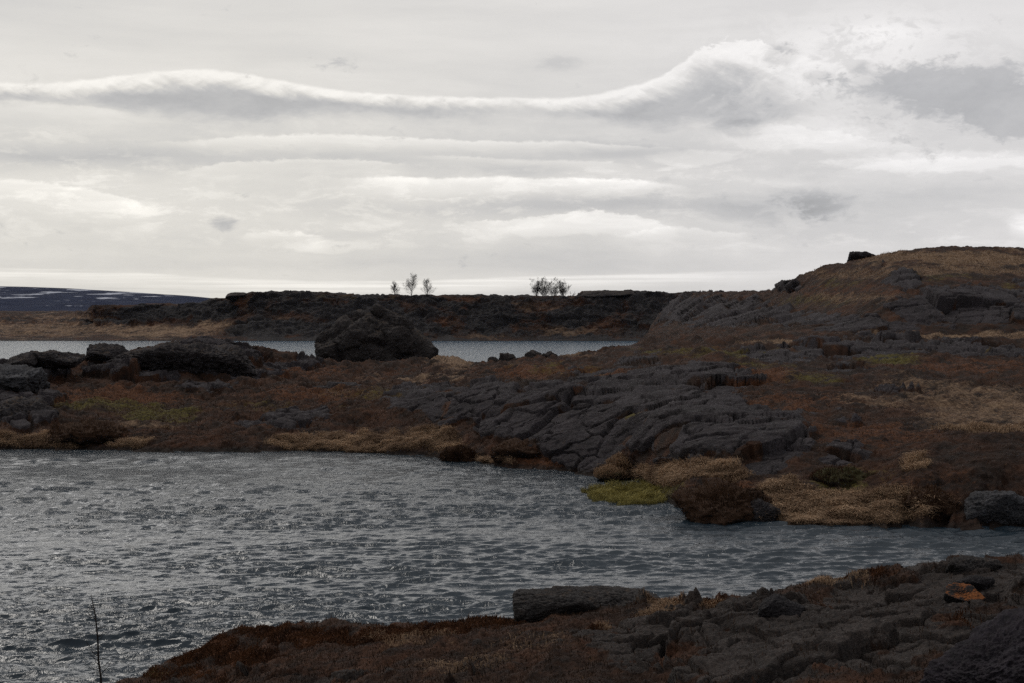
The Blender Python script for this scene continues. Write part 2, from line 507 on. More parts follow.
def rock_mat(name, sc, base, lich, bdist=0.05, moss=None, moss_amt=0.0, top=0.35):
    m, nt, b = new_mat(name)
    t = nt.nodes.new('ShaderNodeTexCoord'); p = t.outputs['Object']
    c, n2, n3 = basalt(nt, p, sc, base, lich)
    if moss:
        g = nt.nodes.new('ShaderNodeNewGeometry'); s = nt.nodes.new('ShaderNodeSeparateXYZ'); nt.links.new(g.outputs['Normal'], s.inputs[0])
        k = noise(nt, p, 1.6 * sc, 5, 0.65)
        f = (S(nt, s.outputs[2]) * 0.6 + (k - .5) * 1.5).step(top, top + .22) * moss_amt
        v = noise(nt, p, 15 * sc, 4, 0.7)
        c = mix(nt, f, c, mix(nt, v.step(.3, .7), tuple(q * .5 for q in moss), tuple(q * 1.4 for q in moss)))
    nt.links.new(c, b.inputs['Base Color'])
    b.inputs['Roughness'].default_value = 0.88; b.inputs['Specular IOR Level'].default_value = 0.3
    bump(nt, b, noise(nt, p, 11 * sc, 7, 0.7) + n3 * .4, 0.9, bdist)
    return m


def plain_mat(name, c1, c2, sc, rough=0.9, tint=False):
    m, nt, b = new_mat(name)
    f = attr(nt, 'tint') if tint else noise(nt, wpos(nt), sc, 4, .6).step(.3, .7)
    nt.links.new(mix(nt, f, c1, c2), b.inputs['Base Color'])
    b.inputs['Roughness'].default_value = rough; b.inputs['Specular IOR Level'].default_value = 0.2
    return m


M_GROUND = terrain_mat('lava_heath', 1.0, base=(0.041, 0.0355, 0.0395), veg=0.9, lich=1.0)
M_FORE = terrain_mat('near_lava_heath', 4.0, base=(0.044, 0.0355, 0.0315), lich=0.75, bdist=0.03)
M_HILLS = terrain_mat('distant_lava_heath', 0.16, base=(0.036, 0.0335, 0.034), lich=0.45, bdist=0.8)


# ------------------------------------------------------------------ the lake
def build_lake():
    m, nt, b = new_mat('lake_water')
    p = wpos(nt)
    sp = nt.nodes.new('ShaderNodeSeparateXYZ'); nt.links.new(p, sp.inputs[0])
    X, Y = S(nt, sp.outputs[0]), S(nt, sp.outputs[1])
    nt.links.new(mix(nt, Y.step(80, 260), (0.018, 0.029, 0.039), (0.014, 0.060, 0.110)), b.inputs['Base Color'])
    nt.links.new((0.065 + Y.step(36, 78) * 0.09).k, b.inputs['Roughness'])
    b.inputs['IOR'].default_value = 1.33
    n1 = noise(nt, vec(nt, X * 1.0, Y * 0.8), 3.6, 5, 0.62, 0.4)
    n2 = noise(nt, vec(nt, X * 0.42, Y * 0.30), 1.0, 4, 0.6, 0.3)
    far = Y.step(70, 200)
    h = n1 * (Y.step(42, 72) * 0.20 + 0.045) + n2 * far * 3.2
    bump(nt, b, h, 1.0, 1.0)
    cx = columns(-40, 1064, 1.0, -620, 1640, 5.0)
    yy = np.concatenate([np.arange(1180, 700, -6.0), np.arange(700, 428, -0.42), np.arange(428, 340, -1.5), [338, 335, 332, 330, 328.5, 327.3, 326.4, 325.8, 325.4]])
    d = H * F / (yy - Y0)
    D = np.repeat(d[:, None], len(cx), 1); X = (cx[None] - 512) / F * D
    gx, gy, gz = X.copy(), D.copy(), np.zeros_like(X)
    r = np.random.default_rng(5)
    gust = 0.85 + 1.1 * fbm2(X / 22, D / 7, 3, 77)
    gust = np.clip(gust, 0.3, 1.5) * (0.85 + 0.15 * sstep(78, 58, D)) * sstep(260, 95, D)
    for i in range(72):
        lam = 0.17 * (1.25 / 0.17) ** (r.random() ** 1.25)
        th = R(-88) + r.normal() * R(17)           # travel direction, mostly towards the viewer
        k = 2 * math.pi / lam
        a = 0.0088 * lam ** 0.85 * (0.6 + 0.8 * r.random())
        res = sstep(2.2, 4.5, lam * F / D * np.where(np.abs(np.sin(th)) > .4, H / D, 1.0) * 3.0)  # drop what the sheet cannot carry
        ph = k * (X * math.cos(th) + D * math.sin(th)) + r.random() * 6.283
        A = a * gust * (0.15 + 0.85 * res)
        gz += A * np.sin(ph)
        q = A * 0.5 * np.cos(ph)
        gx += q * math.cos(th); gy += q * math.sin(th)
    co = np.stack([gx, gy, gz], -1).reshape(-1, 3)
    me = np_mesh('lake', co, grid_faces(len(d), len(cx)))
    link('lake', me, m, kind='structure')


build_lake()


# ------------------------------------------------------------------ the middle shore
def build_middle():
    cx = columns(-50, 1074, 1.05, -520, 1560, 5.0)
    def yd(py, pd):                     # contour from photographed rows and distances
        y = knots(cx, py); d = knots(cx, pd); return [d, H - (y - Y0) / F * d]
    yA = knots(cx, [(-520, 447), (0, 450), (150, 452), (300, 452), (400, 455), (450, 460), (500, 467), (550, 472), (600, 477), (640, 484), (670, 502),
                    (700, 518), (740, 524), (800, 526), (900, 528), (1024, 531), (1560, 560)])
    dA = H * F / (yA - Y0)
    dA = dA + fbm2(cx / 30.0, cx * 0 + 3.3, 4, 5) * 1.1
    A = [dA, np.zeros_like(dA)]
    Z0 = [dA - 1.6, np.full_like(dA, -0.7)]
    B = yd([(-520, 425), (0, 430), (100, 432), (300, 432), (400, 433), (470, 440), (520, 440), (560, 436), (600, 438), (640, 462), (700, 484), (800, 492), (880, 480), (940, 462), (1024, 450), (1560, 460)],
           [(-520, 82), (0, 79.6), (300, 79.6), (400, 77.5), (500, 71.5), (600, 66.6), (640, 62), (700, 53.6), (800, 51.2), (900, 51), (1024, 50.6), (1560, 45)])
    Cc = yd([(-520, 388), (0, 388), (100, 396), (200, 396), (300, 396), (400, 398), (450, 392), (500, 388), (600, 400), (650, 412), (700, 420), (760, 432), (800, 436), (900, 430), (1024, 425), (1560, 425)],
            [(-520, 92), (0, 89), (200, 92), (300, 92), (400, 84), (500, 79), (600, 71), (700, 60), (800, 57), (1024, 56), (1560, 52)])
    Dd = yd([(-520, 360), (0, 366), (60, 374), (100, 368), (150, 360), (200, 357), (240, 360), (300, 370), (400, 376), (500, 368), (560, 366), (600, 366), (700, 362), (800, 378), (900, 378), (1024, 378), (1560, 380)],
            [(-520, 100), (0, 96), (100, 100), (200, 103), (300, 112), (400, 110), (500, 100), (600, 95), (700, 84), (800, 73), (1024, 74), (1560, 74)])
    Ee = yd([(-520, 352), (0, 364), (50, 362), (100, 357), (150, 349), (175, 342), (200, 340), (240, 344), (300, 358), (330, 363), (430, 360), (450, 356), (480, 362), (520, 362), (560, 358), (600, 351), (640, 344), (700, 338), (800, 335), (900, 334), (1024, 333), (1560, 335)],
            [(-520, 108), (0, 100), (100, 104), (200, 108), (300, 122), (400, 132), (500, 122), (600, 128), (640, 132), (700, 112), (800, 100), (1024, 100), (1560, 100)])
    # behind: on the left the land drops into the second arm of the lake; on the right it climbs to the hill
    L1 = yd([(-520, 363), (0, 372), (200, 356), (300, 365), (430, 367), (560, 366), (600, 360), (628, 352), (650, 334), (700, 322), (770, 312), (850, 305), (900, 297), (1024, 300), (1560, 300)],
            [(-520, 114), (0, 106), (200, 118), (300, 130), (400, 140), (500, 130), (600, 136), (628, 160), (650, 230), (700, 180), (770, 140), (850, 114), (900, 108), (1024, 108), (1560, 110)])
    zb = knots(cx, [(-520, -1.0), (590, -1.0), (632, -0.9), (660, 4.0)])
    hill = yd([(-520, 330), (640, 300), (655, 294), (700, 293), (770, 291), (785, 284), (800, 276), (830, 266), (850, 262), (870, 258), (900, 253), (940, 249), (1024, 251), (1200, 258), (1560, 300)],
              [(-520, 120), (640, 320), (655, 330), (700, 260), (770, 185), (800, 160), (850, 150), (1024, 150), (1560, 160)])
    side = sstep(628, 690, cx)
    Hc = [hill[0] * side + (L1[0] + 14) * (1 - side), hill[1] * side + zb * (1 - side)]
    Bk = [Hc[0] + 30 + 110 * side, np.where(side > .5, Hc[1] * .3 - 1.0, -2.0)]
    curves = [Z0, A, B, Cc, Dd, Ee, L1, Hc, Bk]
    P = lofted(cx, curves, [20, 80, 130, 120, 90, 80, 110, 14])
    X, Y, Z = P[..., 0], P[..., 1], P[..., 2]
    PX = (X / Y) * F + 512; PY = Y0 + (H - Z) / Y * F
    ju = fbm2(X / 3.1, Y / 3.1, 3, 40) * 16; jv = fbm2(X / 2.3 + 40, Y / 3.0, 3, 50) * 6
    QX, QY = PX + ju, PY + jv
    rock = blobs(QX, QY, [(15, 372, 45, 12, 1), (22, 408, 42, 18, 1), (150, 366, 66, 12, 1), (210, 352, 50, 15, 1), (110, 366, 30, 10, 1), (240, 372, 50, 8, .8), (205, 386, 36, 8, .75),
                          (285, 420, 60, 10, .75), (335, 385, 40, 4, .7), (290, 366, 40, 3, .7),
                          (430, 398, 44, 14, .9), (480, 402, 80, 20, 1), (560, 415, 90, 36, 1), (645, 402, 95, 40, 1), (700, 425, 78, 42, 1), (590, 452, 44, 18, 1), (765, 438, 56, 30, 1),
                          (700, 378, 70, 12, .9), (900, 349, 150, 9, 1), (800, 352, 80, 8, .8), (850, 366, 40, 5, .8),
                          (965, 307, 82, 20, 1), (865, 324, 60, 10, .9), (715, 312, 66, 16, 1.0), (800, 318, 40, 8, .8), (850, 452, 50, 12, .55), (830, 415, 50, 9, .5), (880, 392, 40, 6, .5), (640, 372, 60, 8, .6), (905, 282, 24, 8, .9), (1060, 300, 60, 25, 1), (786, 287, 26, 5, .75), (670, 300, 26, 10, .9),
                          (1160, 420, 90, 30, 1), (-120, 400, 90, 24, 1)])
    straw = blobs(QX, QY, [(30, 438, 55, 8, .9), (130, 441, 22, 5, .6), (355, 441, 85, 9, 1), (430, 436, 36, 14, .75), (480, 458, 34, 5, .95), (618, 466, 18, 7, .9), (690, 474, 60, 12, .75),
                           (830, 507, 120, 18, 1), (780, 494, 26, 16, .9), (985, 408, 80, 26, .62), (930, 385, 70, 8, .55), (960, 258, 120, 7, .8), (960, 270, 130, 5, .6), (850, 274, 60, 5, .5),
                           (850, 297, 50, 5, .5), (455, 360, 28, 9, .75), (520, 356, 80, 3, .7), (420, 378, 60, 3, .6), (950, 334, 90, 2.0, .9), (770, 341, 40, 2.0, .7), (150, 422, 60, 3, .5), (890, 400, 70, 5, .55),
                           (915, 465, 18, 10, .5), (-100, 436, 80, 9, .8), (1200, 530, 150, 14, .9)])
    green = blobs(QX, QY, [(110, 404, 60, 7, .7), (560, 368, 60, 4, .6), (980, 350, 50, 4, .6), (880, 470, 40, 10, .5), (740, 352, 70, 5, .8), (820, 300, 50, 7, .55), (155, 411, 44, 8, .9), (345, 411, 18, 6, .5), (630, 416, 14, 5, 1), (842, 484, 26, 12, .9), (892, 359, 32, 4, 1), (812, 377, 34, 5, .8), (690, 352, 60, 4, .75),
                           (760, 362, 50, 3, .5), (700, 460, 40, 4, .4), (380, 392, 60, 5, .6), (840, 282, 30, 6, .5), (930, 275, 60, 5, .5), (1010, 290, 20, 7, .6), (640, 490, 50, 13, 1), (250, 405, 60, 4, .5)])
    rust = blobs(QX, QY, [(100, 396, 90, 9, .9), (225, 346, 22, 6, 1), (300, 372, 60, 5, .7), (560, 372, 90, 7, .9), (745, 374, 66, 9, 1), (540, 462, 40, 12, .8), (860, 430, 90, 14, .6), (930, 480, 60, 14, .4),
                          (320, 392, 70, 6, .8), (100, 432, 70, 10, .45), (720, 350, 60, 4, .7), (800, 400, 60, 10, .7), (860, 290, 90, 8, .5), (960, 366, 80, 7, .7), (735, 495, 50, 16, .7)])
    N = normals(P)
    steep = sstep(0.55, 0.2, N[..., 2]) * sstep(12, 60, PX - 380 + 400) * 0
    # rock relief: warped slabs with crevices; heath relief: soft hummocks
    wx = fbm2(X / 2.6, Y / 2.6, 4, 3) * 0.8; wy = fbm2(X / 2.6 + 9, Y / 2.6, 4, 8) * 0.8
    ax_ = X + wx; ay_ = Y * 0.62 + Z * 1.25 + wy
    turn = 0.42; sx = ax_ * np.cos(turn) + ay_ * np.sin(turn); sy = ay_ * np.cos(turn) - ax_ * np.sin(turn)          # joints run obliquely down to the water
    h1, c1 = plates(sx / 5.2, sy / 3.4, 100)
    h2, c2 = plates(sx / 1.7, sy / 1.2, 200)
    h3, c3 = plates(X / .62 + wx, (Y * .7 + Z * 1.2) / .42 + wy, 210)
    fine = fbm3(X / 0.9, Y / 0.9, Z / 0.55, 4, 60, 0.55)
    scale = np.clip(Y / 75.0, 0.8, 2.2)
    patch = fbm2(X / 2.6 + 60, Y / 4.2, 5, 170, .6)
    rr = sstep(0.30, 0.60, rock - 0.08 + fine * 0.28 + patch * 0.62) 
    gate = sstep(-0.15, 0.25, fbm2(X / 4.0 + 3, Y / 4.0, 3, 130))
    hillside = sstep(345, 325, PY)
    ropy = fbm3(X / 2.4 + wx * .5, Y / 1.5, Z / 0.7, 4, 140, 0.55, ridged=True)
    tiny = fbm3(X / 0.33, Y / 0.33, Z / 0.22, 3, 160, 0.6)
    soft = .75 + .25 * sstep(0.0, 0.08, c1); calm = sstep(0.02, .14, c1) * (.4 + .6 * sstep(.0, .12, c2))
    dr = (h1 * soft * (0.50 - .15 * hillside) - 0.50 * sstep(0.075, 0.0, c1) * gate
          + (h2 * 0.17 - 0.22 * sstep(0.075, 0.0, c2) * np.clip(gate + .4, 0, 1) + (h3 * 0.06 - .05 * sstep(.12, 0, c3) * (1 - gate) + ropy * 0.08 + fine * 0.08) * calm) * (1 - .45 * hillside) + tiny * 0.035 * calm) * scale
    hum = fbm2(X / 1.7, Y / 1.7, 4, 21, 0.5, billow=True)
    dv = (hum * 0.34 + fbm2(X / 5.0, Y / 4.0, 3, 31) * 0.45 + fine * 0.10 + tiny * 0.06) * scale * (1 - .55 * hillside)
    keep = sstep(0.0, 0.35, Z + 0.15) * 0.75 + 0.25
    disp = (dr * rr + dv * (1 - rr)) * keep
    crest = 1 - 0.85 * np.exp(-((PX - 630) / 12) ** 2) * sstep(354, 349, PY)    # keep the low spit low
    P2 = P + N * (disp * crest)[..., None]
    # the flat sedge shelf stays just awash
    bank = sstep(0.0, 0.8, Z)
    me = np_mesh('middle_shore', P2.reshape(-1, 3), grid_faces(P.shape[0], P.shape[1]), attrs=dict(rock=rr * (1 - .8 * sstep(.12, .02, c1) * sstep(0, .3, patch + .15)), straw=straw, green=green, rust=rust))
    link('ground', me, M_GROUND, kind='structure')
    return dict(P=P2, N=N, PX=PX, PY=PY, rock=rr, straw=straw, green=green, rust=rust)


MID = build_middle()


# ------------------------------------------------------------------ far shore, plain and mountain
def build_hills():
    cx = columns(-60, 1084, 1.0, -700, 1740, 6.0)
    n = fbm2(cx / 26.0, cx * 0 + 1.7, 4, 90)
    def yd(py, pd):
        y = knots(cx, py); d = knots(cx, pd); return [d, H - (y - Y0) / F * d]
    dA = 611 + n * 6
    A = [dA, np.zeros_like(dA)]
    Z0 = [dA - 12, np.full_like(dA, -3.0)]
    B = yd([(-700, 334), (0, 334), (90, 333), (200, 331), (230, 331), (250, 331), (400, 332), (470, 333), (560, 331), (640, 331), (1740, 331)], [(-700, 650), (90, 645), (230, 630), (300, 622), (640, 622), (1740, 622)])
    Cc = yd([(-700, 325), (0, 324), (90, 322), (110, 321), (200, 320), (230, 316), (400, 314), (470, 317), (520, 309), (560, 312), (640, 314), (1740, 312)], [(-700, 720), (60, 705), (110, 668), (230, 645), (300, 634), (640, 634), (1740, 634)])
    top = knots(cx, [(-700, 318), (-60, 312), (0, 311), (60, 311), (86, 311), (92, 305), (150, 304), (200, 303), (214, 299), (227, 298), (231, 293), (260, 292), (310, 292.5), (350, 294), (400, 296), (470, 295.5), (530, 296),
                    (577, 296), (582, 291.5), (645, 291.5), (652, 293), (760, 293), (1740, 292)])
    top = top + n * 1.1 + fbm2(cx / 7.0, cx * 0 + 8.7, 3, 95) * 0.5
    dT = knots(cx, [(-700, 830), (60, 800), (95, 678), (225, 664), (240, 652), (640, 650), (1740, 650)])
    T = [dT, H - (top - Y0) / F * dT]
    K = [dT + 500, T[1] - 2.0]
    far = [np.full_like(dT, 4300.0), np.full_like(dT, 18.0)]
    P = lofted(cx, [Z0, A, B, Cc, T, K, far], [4, 40, 60, 70, 14, 10])
    X, Y, Z = P[..., 0], P[..., 1], P[..., 2]
    PX = (X / Y) * F + 512; PY = Y0 + (H - Z) / Y * F
    QX = PX + fbm2(X / 14, Y / 9, 3, 41) * 14; QY = PY + fbm2(X / 9, Y / 9 + 5, 3, 51) * 5
    straw = blobs(QX, QY, [(40, 330, 90, 9, .6), (160, 331, 80, 7, .72), (60, 318, 60, 5, .5), (215, 325, 14, 6, .7), (-200, 326, 200, 10, .7), (540, 307, 46, 4, .42), (575, 332, 44, 5, .52), (480, 337, 26, 3, .45), (290, 316, 24, 5, .35), (720, 300, 60, 4, .4), (110, 312, 40, 3, .4)])
    hp = fbm2(X / 16 + 5, Y / 10, 4, 190, .6)
    rock = np.clip(sstep(236, 262, QX) * (0.62 + hp * .7) + blobs(QX, QY, [(160, 313, 70, 7, 1), (110, 322, 60, 4, .8), (20, 321, 30, 3, .7), (210, 312, 30, 14, 1), (250, 330, 40, 8, .9), (60, 339, 40, 2, .6)]), 0, 1) * (1 - straw * .8)
    green = blobs(QX, QY, [(350, 297, 90, 2.5, .6), (260, 310, 40, 4, .4), (300, 300, 60, 3, .4)])
    rust = blobs(QX, QY, [(60, 322, 120, 8, .5), (500, 320, 120, 6, .5), (600, 300, 80, 3, .5), (640, 325, 50, 6, .6)])
    N = normals(P)
    near = sstep(900, 700, Y)
    h1, c1 = plates((X + fbm2(X / 12, Y / 12, 3, 3) * 6) / 12.0, (Y * .6 + Z * 1.2) / 7.0, 310)
    fine = fbm3(X / 4.5, Y / 4.5, Z / 2.6, 4, 66, 0.6)
    disp = (h1 * 1.2 - 1.2 * sstep(.15, 0, c1) * sstep(-.1, .3, fbm2(X / 30, Y / 30, 2, 8)) + fine * 1.9 + fbm3(X / 9, Y / 9, Z / 3, 4, 68, .6, ridged=True) * 1.2) * sstep(.2, .6, rock) + (fine * 0.7 + fbm2(X / 14, Y / 14, 3, 12) * 1.6) * (1 - sstep(.2, .6, rock))
    edge = sstep(0.0, 3.0, Z) * (0.35 + 0.65 * sstep(0.0, 3.0, np.abs(PY - top[None, :])))
    P = P + N * (disp * near * edge)[..., None]
    me = np_mesh('far_shore', P.reshape(-1, 3), grid_faces(P.shape[0], P.shape[1]), attrs=dict(rock=rock, straw=straw, green=green, rust=rust))
    link('hills', me, M_HILLS, kind='structure')

    # the snow-streaked mountain
    cx = columns(-900, 1900, 4.0)
    y = knots(cx, [(-900, 262), (-300, 278), (0, 287), (60, 288.5), (110, 291), (170, 295), (215, 299), (250, 304), (300, 312), (400, 322), (1900, 330)])
    dC = np.full_like(cx, 6000.0)
    zC = H - (y - Y0) / F * dC
    P = lofted(cx, [[dC - 1900, cx * 0 - 5], [dC - 1400, zC * .15 + 3], [dC, zC], [dC + 1400, zC * .4]], [30, 90, 20])
    X, Y, Z = P[..., 0], P[..., 1], P[..., 2]
    P[..., 2] += fbm2(X / 420, Y / 300, 4, 15) * 16 * sstep(0, 60, Z) * sstep(5980, 5500, Y)
    me = np_mesh('mountain', P.reshape(-1, 3), grid_faces(P.shape[0], P.shape[1]))
    m, nt, b = new_mat('snow_streaked_mountain')
    p = wpos(nt)
    sp = nt.nodes.new('ShaderNodeSeparateXYZ'); nt.links.new(p, sp.inputs[0])
    X, Yy, Zz = (S(nt, sp.outputs[i]) for i in range(3))
    s1 = noise(nt, vec(nt, X * (1 / 110.0), Zz * (1 / 9.0), 2.0), 1.0, 5, .6, .2)
    rocky = mix(nt, noise(nt, p, 0.01, 4, .6).step(.3, .7), (0.008, 0.012, 0.032), (0.017, 0.023, 0.050))
    hi = Zz.step(55, 120)
    snow = (s1 + (hi - 1.0) * 0.12).step(.54, .59)
    nt.links.new(mix(nt, snow, rocky, (0.42, 0.44, 0.5)), b.inputs['Base Color'])
    b.inputs['Roughness'].default_value = 0.95; b.inputs['Specular IOR Level'].default_value = 0.1
    link('mountain', me, m, kind='structure')


build_hills()

# thin air between here and the mountain
HB = [(-9000, -3000, -8), (9000, 9000, 330)]
hz = np.array([(HB[i & 1][0], HB[(i >> 1) & 1][1], HB[(i >> 2) & 1][2]) for i in range(8)], float)
hm = np_mesh('haze', hz, np.array([(0, 2, 3, 1), (4, 5, 7, 6), (0, 1, 5, 4), (2, 6, 7, 3), (0, 4, 6, 2), (1, 3, 7, 5)]), smooth=False)
m = bpy.data.materials.new('thin_blue_air'); m.use_nodes = True
nt = m.node_tree; nt.nodes.clear()
o_ = nt.nodes.new('ShaderNodeOutputMaterial'); v_ = nt.nodes.new('ShaderNodeVolumePrincipled')
v_.inputs['Color'].default_value = (0.45, 0.60, 1.0, 1); v_.inputs['Density'].default_value = 0.6e-5
nt.links.new(v_.outputs[0], o_.inputs['Volume'])
link('haze', hm, m, kind='stuff')


# ------------------------------------------------------------------ the near bank
def build_fore():
    cx = columns(-40, 1064, 0.95, -700, 1700, 5.0)
    def yd(py, pd):
        y = knots(cx, py); d = knots(cx, pd); return [d, H - (y - Y0) / F * d]
    crest_y = [(-700, 900), (-200, 800), (0, 742), (100, 700), (130, 688), (165, 668), (200, 652), (235, 642), (300, 635), (400, 626), (500, 617), (560, 610), (650, 605), (700, 603), (750, 597), (800, 588),
               (850, 578), (900, 570), (940, 563), (975, 560), (1024, 561), (1200, 560), (1700, 600)]
    T = yd(crest_y, [(-700, 13), (0, 14.5), (130, 14.5), (300, 13.5), (520, 12.6), (760, 12.0), (1024, 11.5), (1700, 11)])
    M1 = yd([(-700, 1000), (0, 830), (130, 760), (300, 690), (500, 668), (700, 660), (850, 640), (1024, 622), (1700, 660)], [(-700, 11), (0, 12.2), (300, 11.4), (520, 10.6), (1024, 9.6), (1700, 9.4)])
    M0 = yd([(-700, 1200), (0, 960), (300, 790), (500, 760), (1024, 710), (1700, 760)], [(-700, 9), (0, 9.8), (520, 8.8), (1024, 8.0), (1700, 8)])
    low = [np.full_like(cx, 5.5), np.full_like(cx, 4.0) - 0.9 * sstep(300, -300, cx)]
    und = [np.full_like(cx, 1.0), np.full_like(cx, 4.2) - 0.6 * sstep(300, -300, cx)]
    B1 = [T[0] + 2.2, T[1] - 1.5]
    B2 = [T[0] + 6.5, np.full_like(cx, -0.6)]
    P = lofted(cx, [und, low, M0, M1, T, B1, B2], [6, 60, 150, 240, 40, 20])
    X, Y, Z = P[..., 0], P[..., 1], P[..., 2]
    PX = (X / Y) * F + 512; PY = Y0 + (H - Z) / Y * F
    QX = PX + fbm2(X * 2.2, Y * 2.2, 3, 43) * 22; QY = PY + fbm2(X * 2.0 + 7, Y * 2.0, 3, 53) * 10
    rock = blobs(QX, QY, [(690, 640, 90, 26, .8), (760, 660, 110, 34, .9), (900, 600, 90, 24, 1), (970, 575, 70, 18, 1), (860, 640, 110, 40, .85), (1000, 640, 70, 40, 1), (330, 676, 80, 10, .7), (250, 670, 26, 6, .6),
                          (630, 660, 50, 14, .7), (600, 640, 60, 10, .6), (1100, 620, 100, 60, 1), (440, 640, 30, 6, .35)])
    straw = blobs(QX, QY, [(520, 648, 80, 18, .26), (400, 640, 60, 7, .36), (700, 606, 60, 4, .6), (830, 580, 40, 4, .5), (460, 668, 60, 12, .3), (660, 614, 22, 10, .55), (610, 630, 10, 5, .7)])
    rust = blobs(QX, QY, [(200, 655, 80, 9, .95), (320, 640, 90, 6, .8), (420, 632, 60, 8, .7), (720, 604, 80, 4, .9), (490, 622, 50, 5, .6), (965, 614, 20, 5, .7), (600, 632, 14, 6, .8), (845, 576, 50, 3, .8), (180, 676, 60, 8, .5)])
    green = blobs(QX, QY, [(160, 676, 26, 6, .5)])
    N = normals(P)
    fine = fbm3(X * 3.3, Y * 3.3, Z * 4.0, 5, 61, 0.58)
    patch = fbm2(X * 2.1 + 60, Y * 1.6, 5, 170, .6)
    rr = sstep(0.28, 0.62, rock - .1 + fine * 0.45 + patch * .6)
    wx = fbm2(X * 1.4, Y * 1.4, 4, 3) * 0.16; wy = fbm2(X * 1.4 + 9, Y * 1.4, 4, 8) * 0.16
    sx = X + wx + 0.45 * (Y + Z); sy = Y * 0.7 + Z * 1.4 + wy - 0.35 * X
    h1, c1 = plates(sx / 1.35, sy / 0.78, 410)
    h2, c2 = plates(sx / 0.27, sy / 0.20, 420)
    gate = sstep(-0.1, 0.3, fbm2(X * .8 + 3, Y * .8, 3, 130))
    rop = fbm3(X * 2.2 + wx * 2, Y * 2.6, Z * 4.0, 5, 140, 0.6, ridged=True)
    grit = fbm3(X * 14, Y * 14, Z * 16, 3, 160, .65)
    dr = h1 * 0.15 - 0.18 * sstep(.06, 0, c1) * np.clip(gate + .3, 0, 1) + h2 * 0.045 - 0.04 * sstep(.10, 0, c2) * np.clip(gate + .2, 0, 1) + rop * 0.035 + fine * 0.025 + grit * 0.011
    bil = fbm3(X * 5.0, Y * 5.0, Z * 5.0, 4, 71, 0.6)
    dv = fbm2(X * 0.9, Y * 0.9, 3, 22) * 0.14 + bil * 0.05 + np.abs(perlin3(X * 16, Y * 16, Z * 16, 81)) * 0.015
    disp = (dr * rr + dv * (1 - rr))
    P = P + N * disp[..., None]
    me = np_mesh('near_bank', P.reshape(-1, 3), grid_faces(P.shape[0], P.shape[1]), attrs=dict(rock=rr, straw=straw, green=green, rust=rust))
    link('near_ground', me, M_FORE, kind='structure')
    return dict(P=P, N=N, PX=PX, PY=PY, rock=rr, straw=straw, green=green, rust=rust)


FORE = build_fore()


# ------------------------------------------------------------------ grass and scrub blades (stuff)
def blades(name, mat, base, nrm, hgt, wid, lean, r, patch=1.6, rand=.5, **props):
    n = len(base)
    ang = r.random(n) * 2 * math.pi
    side = np.stack([np.cos(ang), np.sin(ang), np.zeros(n)], -1)
    la = r.random(n) * 2 * math.pi
    fall = np.stack([np.cos(la), np.sin(la) - 0.5, np.zeros(n)], -1) * (lean * (0.3 + r.random(n)))[:, None]
    up = nrm * 0.5 + np.array([0, 0, 0.6]); up /= np.linalg.norm(up, axis=1, keepdims=True)
    h = (hgt * (0.5 + 0.7 * r.random(n) ** 2) * np.clip(1.0 + 1.5 * fbm2(base[:, 0] / patch * 2.4, base[:, 1] / patch * 2.4, 3, 230), .25, 2))[:, None]
    w = wid[:, None] * side * .5
    midp = base + up * h * 0.55 + fall * h * 0.25
    tip = base + up * h * (1 - 0.35 * np.minimum(lean, 1.5)[:, None]) + fall * h * 0.85
    b0 = base - up * 0.03
    co = np.stack([b0 - w, b0 + w, midp + w * .8, midp - w * .8, tip], 1).reshape(-1, 3)
    i = np.arange(n) * 5
    q = np.stack([i, i + 1, i + 2, i + 3], -1); t = np.stack([i + 3, i + 2, i + 4], -1)
    tint = np.repeat(np.clip(.5 + (r.random(n) - .5) * rand + fbm2(base[:, 0] / patch, base[:, 1] / patch, 4, 200) * 1.0, 0, 1), 5)
    me = np_mesh(name, co, q, t, dict(tint=tint), smooth=False)
    return link(name, me, mat, kind='stuff', **props)


def scatter(G, mask, n, r, win=None, soft=0):
    """n points on a ground sheet, weighted by a mask and by cell area."""
    P = G['P']
    a = np.linalg.norm(np.cross(P[1:, :-1] - P[:-1, :-1], P[:-1, 1:] - P[:-1, :-1]), axis=2)
    w = a * mask[:-1, :-1]
    if win: 
        px, py = G['PX'][:-1, :-1], G['PY'][:-1, :-1]
        w = w * (px > win[0]) * (px < win[1]) * (sstep(win[2], win[2] + soft, py) * sstep(win[3], win[3] - soft, py) if soft else (py > win[2]) * (py < win[3]))
    w = w * (P[:-1, :-1, 2] > 0.02)
    cs = np.cumsum(w.ravel()); k = np.searchsorted(cs, r.random(n) * cs[-1])
    i, j = np.unravel_index(k, w.shape)
    s, t = r.random((2, n, 1))
    p = P[i, j] + (P[i, j + 1] - P[i, j]) * s + (P[i + 1, j] - P[i, j]) * t
    return p, G['N'][i, j], i, j


M_STRAW = plain_mat('dry_straw', (0.15, 0.092, 0.056), (0.50, 0.345, 0.22), 1, tint=True)
M_HEATH = plain_mat('brown_heath', (0.018, 0.011, 0.0075), (0.105, 0.052, 0.025), 1, tint=True)
M_SEDGE = plain_mat('green_sedge', (0.14, 0.122, 0.038), (0.42, 0.36, 0.125), 1, tint=True)
M_SPRIG = plain_mat('scrub_sprigs', (0.022, 0.014, 0.010), (0.085, 0.050, 0.030), 1, tint=True)
M_RUST = plain_mat('rusty_sprigs', (0.035, 0.015, 0.008), (0.125, 0.052, 0.021), 1, tint=True)


